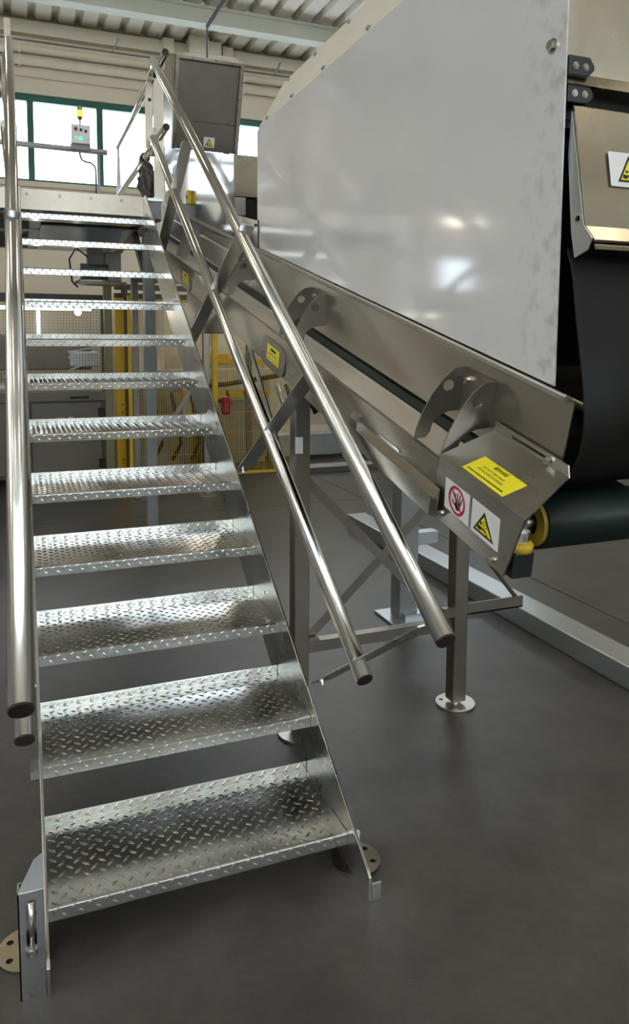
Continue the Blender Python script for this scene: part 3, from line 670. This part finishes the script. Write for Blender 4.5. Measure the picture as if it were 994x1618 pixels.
# ================================================================== FEED HOPPER over the tail
hp = thing('feed_hopper', (1.3, .5, 1.42), 'large pale film coated steel feed hopper above the low end of the conveyor', 'hopper')
b0_ = 1.560
for s in (0, 1):
    f = (lambda x: x) if s == 0 else mx
    fn = lambda y, z, h: (f(h), y, z)
    p = MB().prism([(-.557, b0_+K*-.557), (1.58, b0_+K*1.58), (1.58, 2.475), (1.545, 2.486), (-.557, 2.486)], fn, WX-.004, WX).build('side_panel', PANEL, hp)
    if s == 0:
        bolt((WX-.004, -.517, 2.128), (-1, 0, 0), .010, .012, 'bolt', TUBE, p)
    # sloping roof strip with bolts
    sl = MB().prism([(WX-.004, 2.486), (WX+.001, 2.483), (WX+.125, 2.70), (WX+.12, 2.703)], lambda x, z, h: (f(x), h, z), -.557, 1.56).build('roof_slope', BRONZE if False else CEILM, hp)
    for y in (1.45, 1.12, .78, .40, 0): 
        bolt((f(WX+.006), y, 2.50), (-1 if s == 0 else 1, 0, .5), .008, .010, 'bolt', GREYST, sl)
        bolt((f(WX+.108), y, 2.676), (-1 if s == 0 else 1, 0, .5), .008, .010, 'bolt', GREYST, sl)
box((WX+.12, -.557, 2.70), (mx(WX+.12), 1.56, 2.704)).build('roof_top', CEILM, hp)
MB().prism([(WX, 1.96), (mx(WX), 1.96), (mx(WX), 2.486), (mx(WX+.12), 2.70), (WX+.12, 2.70), (WX, 2.486)], PY, 1.56, 1.565).build('rear_panel', STAIN, hp)
# front doors (warm reflection put into the steel colour), hinge gap, side flange
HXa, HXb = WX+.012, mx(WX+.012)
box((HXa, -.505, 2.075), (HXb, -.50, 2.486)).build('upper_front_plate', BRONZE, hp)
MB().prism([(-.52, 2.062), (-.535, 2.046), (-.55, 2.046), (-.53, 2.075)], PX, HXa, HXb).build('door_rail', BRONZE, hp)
box((HXa, -.50, 1.99), (HXb, -.495, 2.08)).build('gap_shade_strip', RUBBER, hp)  # black strip in place of the shade in the hinge gap
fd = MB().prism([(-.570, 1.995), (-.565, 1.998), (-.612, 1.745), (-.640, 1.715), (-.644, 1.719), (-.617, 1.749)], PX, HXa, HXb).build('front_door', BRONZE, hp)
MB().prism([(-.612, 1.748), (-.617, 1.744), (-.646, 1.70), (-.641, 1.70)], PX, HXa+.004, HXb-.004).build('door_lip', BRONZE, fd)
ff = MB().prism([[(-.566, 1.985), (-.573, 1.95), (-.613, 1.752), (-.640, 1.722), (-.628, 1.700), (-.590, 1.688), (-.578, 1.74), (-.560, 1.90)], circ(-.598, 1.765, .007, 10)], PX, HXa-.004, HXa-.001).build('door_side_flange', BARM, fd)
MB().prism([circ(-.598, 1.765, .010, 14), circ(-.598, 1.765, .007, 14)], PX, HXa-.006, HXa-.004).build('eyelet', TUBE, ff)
dn = frame((1.105, -.5878, 1.90), (1, 0, 0), (0, -.178, -1)); 
dfr = lambda x, y, h: V((1.112 + x, -.5725 - .186*(1.995 - (1.835 + y)) - .003 - h, 1.835 + y))
warn(dfr, .10, .072, fd, 'door_sticker', 'white sticker with yellow warning triangle', True, (.052, .010, .066, .056))
for z in (2.085, 2.030):
    hb = MB().prism([(HXa+.002, z-.02), (1.095, z-.02), (1.112, z-.004), (1.112, z+.004), (1.100, z+.02), (HXa+.002, z+.02)], PY, -.545, -.515).build('hinge_block', BLACK, hp, bevel=.003)
    for x in (1.062, 1.088): bolt((x, -.545, z), (0, -1, 0), .005, .003, 'screw', TUBE, hb)
# rubber curtain: hangs, bulges towards the viewer and tucks in above the drum
prof = [(-.560, 1.715), (-.585, 1.68), (-.598, 1.62), (-.612, 1.55), (-.628, 1.48), (-.640, 1.40), (-.640, 1.35), (-.630, 1.30), (-.610, 1.255), (-.575, 1.222), (-.53, 1.200), (-.48, 1.195)]
m = MB(); nX = 28; vs = []; fs = []
for i in range(nX+1):
    x = WX+.008 + (mx(WX+.008) - WX-.008)*i/nX
    for j, (y, z) in enumerate(prof):
        wv = .010*math.sin(x*19 + j*.35)*min(1, j/4)*min(1, (len(prof)-1-j)/3); vs.append((x, y + wv, z))
n = len(prof)
for i in range(nX):
    for j in range(n-1): fs.append((i*n+j, i*n+j+1, (i+1)*n+j+1, (i+1)*n+j))
m.add(vs, fs); c = m.build('rubber_curtain', RUBBER, hp, smooth=True)
so = c.modifiers.new('thick', 'SOLIDIFY'); so.thickness = .005
sb = c.modifiers.new('sub', 'SUBSURF'); sb.levels = 1; sb.render_levels = 1
# black sheet in place of the dark hopper interior behind the curtain
box((HXa, -.42, 1.46), (HXb, -.415, 2.0)).build('dark_interior_sheet', RUBBER, hp)

# ================================================================== FRAME of the neighbouring machine on the floor
mf = thing('neighbour_machine_base', (2.2, 1.7, 0), 'grey steel machine frame with square column and long floor beam behind the conveyor', 'frame')
cl = box((1.845, 1.64, .012), (1.955, 1.75, 1.28)).build('column', GREYST, mf, bevel=.005)
box((1.77, 1.55, 0), (2.03, 1.80, .014)).build('base_plate', BARM, cl, bevel=.002)
box((2.40, -3.0, .0), (2.56, 3.6, .105)).build('floor_beam', BARM, mf, bevel=.006)
box((1.955, 1.66, .40), (2.09, 1.73, .47)).build('side_lug', BARM, mf, bevel=.004)
box((1.86, 1.60, .0), (2.48, 1.64, .04)).build('floor_tie', BARM, mf)

# ================================================================== BACKGROUND under and behind the landing
def grid(mb, x0, x1, z0, z1, y, dx, dz, t):
    x = x0 + dx
    while x < x1 - 1e-4: mb.box((x-t/2, y-t/2, z0), (x+t/2, y+t/2, z1)); x += dx
    if dz:
        z = z0 + dz
        while z < z1 - 1e-4: mb.box((x0, y-t/2, z-t/2), (x1, y+t/2, z+t/2)); z += dz
    return mb
en = thing('machine_enclosure', (-.6, 6.4, 0), 'grey machine enclosure with wire mesh top and cabinet doors under the landing', 'enclosure')
box((-3.2, 6.30, 1.87), (.80, 6.42, 1.96)).build('top_beam', CABD, en)
for x in (-2.2, -1.2, -.02, .78): box((x-.02, 6.32, .95), (x+.02, 6.36, 1.87)).build('post', ALU if x in (-.02,) else CABD, en)
box((.13, 6.31, 1.50), (.16, 6.33, 1.86)).build('lamp_tube', SMALLLAMP, en)
for x0, x1 in ((-2.2, -1.2), (-1.2, -.02), (-.02, .78)):
    grid(MB(), x0+.02, x1-.02, .97, 1.87, 6.34, .03, .03, .0035).build('wire_mesh', WIRE, en, kind='stuff')
box((-3.2, 6.28, .86), (.80, 7.4, .95)).build('worktop', CAB, en)
bd = box((-3.2, 6.32, .06), (.80, 7.4, .86)).build('cabinet_body', CABD, en)
for x0, x1 in ((-3.15, -2.15), (-2.13, -1.13), (-1.11, -.14), (-.10, .02), (.055, .74)):
    d = box((x0, 6.30, .10), (x1, 6.322, .84)).build('cabinet_door', CAB, en, bevel=.004)
    if x1 - x0 > .3:
        for z in (.19, .73): box((x1-.03, 6.285, z-.05), (x1+.05, 6.30, z+.05)).build('hinge', BLACK, d, bevel=.004)
        for i in range(6): box((x0+.24+i*.022+(i > 3)*.03, 6.297, .665), (x0+.248+i*.022+(i > 3)*.045, 6.3005, .69)).build('vent_slot', WSTK, d)
box((.43, 6.26, .885), (.62, 6.285, .905)).build('handle', BLACK, en, bevel=.006)
box((-3.0, 7.0, 1.15), (.72, 7.2, 1.55)).build('machine_body', CAB, en, bevel=.02)
box((-3.0, 7.25, 1.55), (.75, 7.4, 1.87)).build('lit_panel', MACH, en)
box((-3.0, 7.0, .95), (.72, 7.4, 1.0)).build('inner_tray', ALU, en)
box((.46, 6.7, 1.20), (.76, 6.9, 1.36)).build('guide_block', ALU, en, bevel=.01)
for z0, z1 in ((1.36, 1.38), (1.30, 1.31), (1.16, 1.26)): MB().bar((.44, 6.6, z0), (.76, 6.6, z1+.04), .02, .02).build('guide_rod', ALU, en)
MB().tube([(-3.0, 6.75, 1.83), (.70, 6.75, 1.83)], .02, 8).build('lamp_strip', STRIPL, en)
for i, lx in enumerate((2.3, 3.5)):  # unseen lamps added to brighten the machines behind the landing
    t = thing('cell_fill_lamp', (lx, 7.0, 2.4), 'added fill tube lamp on a pole over the machine cell, %s' % ('by the fence post' if i == 0 else 'behind the conveyor'), 'lamp', 'added machine cell fill lamps')
    box((lx-.5, 6.97, 2.40), (lx+.5, 7.07, 2.46)).build('housing', WSTK, t)
    MB().tube([(lx-.48, 7.02, 2.375), (lx+.48, 7.02, 2.375)], .02, 8).build('tube', TUBEL, t)
    box((lx-.02, 7.82, 0), (lx+.02, 7.86, 2.46)).build('pole', GREYST, t); box((lx-.02, 7.02, 2.44), (lx+.02, 7.86, 2.47)).build('arm', GREYST, t)
wl = MB().tube([(.54, 6.40, 1.78), (.54, 6.44, 1.78)], .035, 14).build('work_lamp', SMALLLAMP); tag(wl, 'small bright round work lamp behind the enclosure mesh', 'lamp')
yc = thing('yellow_column', (.93, 6.2, 0), 'tall yellow safety column behind the landing legs', 'column')
box((.885, 6.13, .02), (.975, 6.23, 1.93)).build('profile', YEL, yc, bevel=.006)
box((.86, 6.1, 0), (1.0, 6.26, .02)).build('base_plate', YEL, yc)
for z in (.2, .24, .74, .82): MB().prism(circ(.945, z, .008, 8), PY, 6.127, 6.131).build('hole_plug', BLACK, yc)
bmh = thing('overhead_frame', (1.4, 5.6, 1.95), 'dark horizontal support frame under the head end of the conveyor', 'frame')
for z, y in ((2.02, 6.25), (1.93, 6.3)): box((.90, y, z), (2.4, y+.08, z+.055)).build('rail', CABD, bmh)
for x in (1.0, 2.36): box((x-.03, 6.26, 0), (x+.03, 6.32, 2.02)).build('post', CABD, bmh)
# yellow mesh fence panels
FY = 6.0
px = [1.02, 1.90, 2.85]
for i in range(2):
    x0, x1 = px[i], px[i+1]
    fp = thing('fence_panel', ((x0+x1)/2, FY, 0), 'yellow wire mesh fence panel %s' % ('between the yellow column and the red handle' if i == 0 else 'behind the conveyor trestle'), 'fence', 'yellow fence panels')
    for x in ((x0, x1) if i == 0 else (x1,)): box((x-.028, FY-.03, 0), (x+.028, FY+.03, 1.95)).build('post', YEL, fp, bevel=.003)
    for z in (.05, 1.90): box((x0+.03, FY-.012, z-.014), (x1, FY+.012, z+.014)).build('frame_rail', YEL, fp)
    grid(MB(), x0+.03, x1-.03, .06, 1.9, FY, .024, .22, .0035).build('wire_mesh', YEL, fp, kind='stuff')
    for x in ((x0, x1) if i == 0 else (x1,)): box((x-.09, FY-.07, 0), (x+.09, FY+.07, .012)).build('foot', YEL, fp)
rh = thing('door_handle_unit', (2.0, FY-.05, .8), 'dark red handle unit on the yellow fence post', 'handle')
box((1.955, FY-.10, .70), (2.05, FY-.035, .90)).build('body', RED, rh, bevel=.025)
box((1.93, FY-.09, .83), (1.955, FY-.04, .87)).build('latch', BLACK, rh)
# machinery behind the fence
bgm = thing('packing_machine', (2.2, 7.2, 0), 'pale packing machine with cabinets and hoses behind the yellow fence', 'machine')
box((1.15, 7.0, 0), (1.75, 7.8, .95)).build('base_cabinet', MACHD, bgm, bevel=.01)
box((2.0, 6.9, 0), (2.75, 7.7, .78)).build('base_cabinet', MACHD, bgm, bevel=.01)
box((1.1, 7.4, 1.30), (3.3, 7.7, 1.42)).build('upper_beam', MACH, bgm); box((1.1, 7.1, 1.02), (3.3, 7.3, 1.14)).build('upper_beam', MACH, bgm)
box((1.6, 7.2, .78), (2.9, 7.35, .86)).build('yellow_bar', YEL, bgm); box((1.95, 6.8, 1.20), (2.9, 6.9, 1.27)).build('yellow_bar', YEL, bgm)
box((2.0, 6.75, 1.22), (2.25, 6.85, 1.34)).build('yellow_block', YEL, bgm, bevel=.01)
for x in (1.3, 1.55, 2.9): box((x-.04, 7.3, 0), (x+.04, 7.4, 1.9)).build('upright', MACH, bgm)
box((2.9, 6.9, .05), (4.2, 7.5, .32)).build('conveyor_bed', GREYST, bgm); box((2.9, 6.85, .32), (4.2, 7.5, .36)).build('bed_rail', ALU, bgm)
for i in range(6):
    x = 1.35 + i*.22; MB().tube([(x, 6.75, .9), (x+.05, 6.7, .6), (x+.10, 6.72, .3), (x+.02, 6.8, .1)], .022, 8).build('hose', BLACK, bgm, smooth=True)
for i in range(5):
    x = 2.9 + i*.12; MB().tube([(x, 6.9, .95), (x+.04, 6.8, .75), (x+.12, 6.82, .6), (x+.18, 6.9, .62)], .03, 8).build('hose', BLACK if i % 2 else BARM, bgm, smooth=True)
MB().tube([(2.35, 6.88, .62), (2.42, 6.88, .62)], .05, 12).build('red_knob', RED, bgm)
MB().tube([(1.75, 6.7, .95), (2.2, 6.7, .98), (2.9, 6.7, 1.08)], .03, 8).build('corrugated_hose', BLACK, bgm, smooth=True)
box((1.15, 7.9, 1.4), (3.6, 8.0, 1.9)).build('rear_panel', MACH, bgm)
box((2.05, 6.68, .1), (2.6, 6.7, .74)).build('front_panel', MACHD, bgm)
sbr = thing('floor_rail', (3.4, 6.0, 0), 'low aluminium topped floor rail behind the conveyor trestle', 'rail')
box((2.92, 5.96, .0), (4.6, 6.06, .06)).build('base_profile', CABD, sbr); box((2.92, 5.95, .06), (4.6, 6.07, .085)).build('top_strip', ALU, sbr)
tag(box((4.65, 6.6, 0), (5.9, 8.2, 1.5)).build('rear_machine_cabinet', MACHD, bevel=.02), 'dim machine cabinet standing behind the feed hopper', 'cabinet')
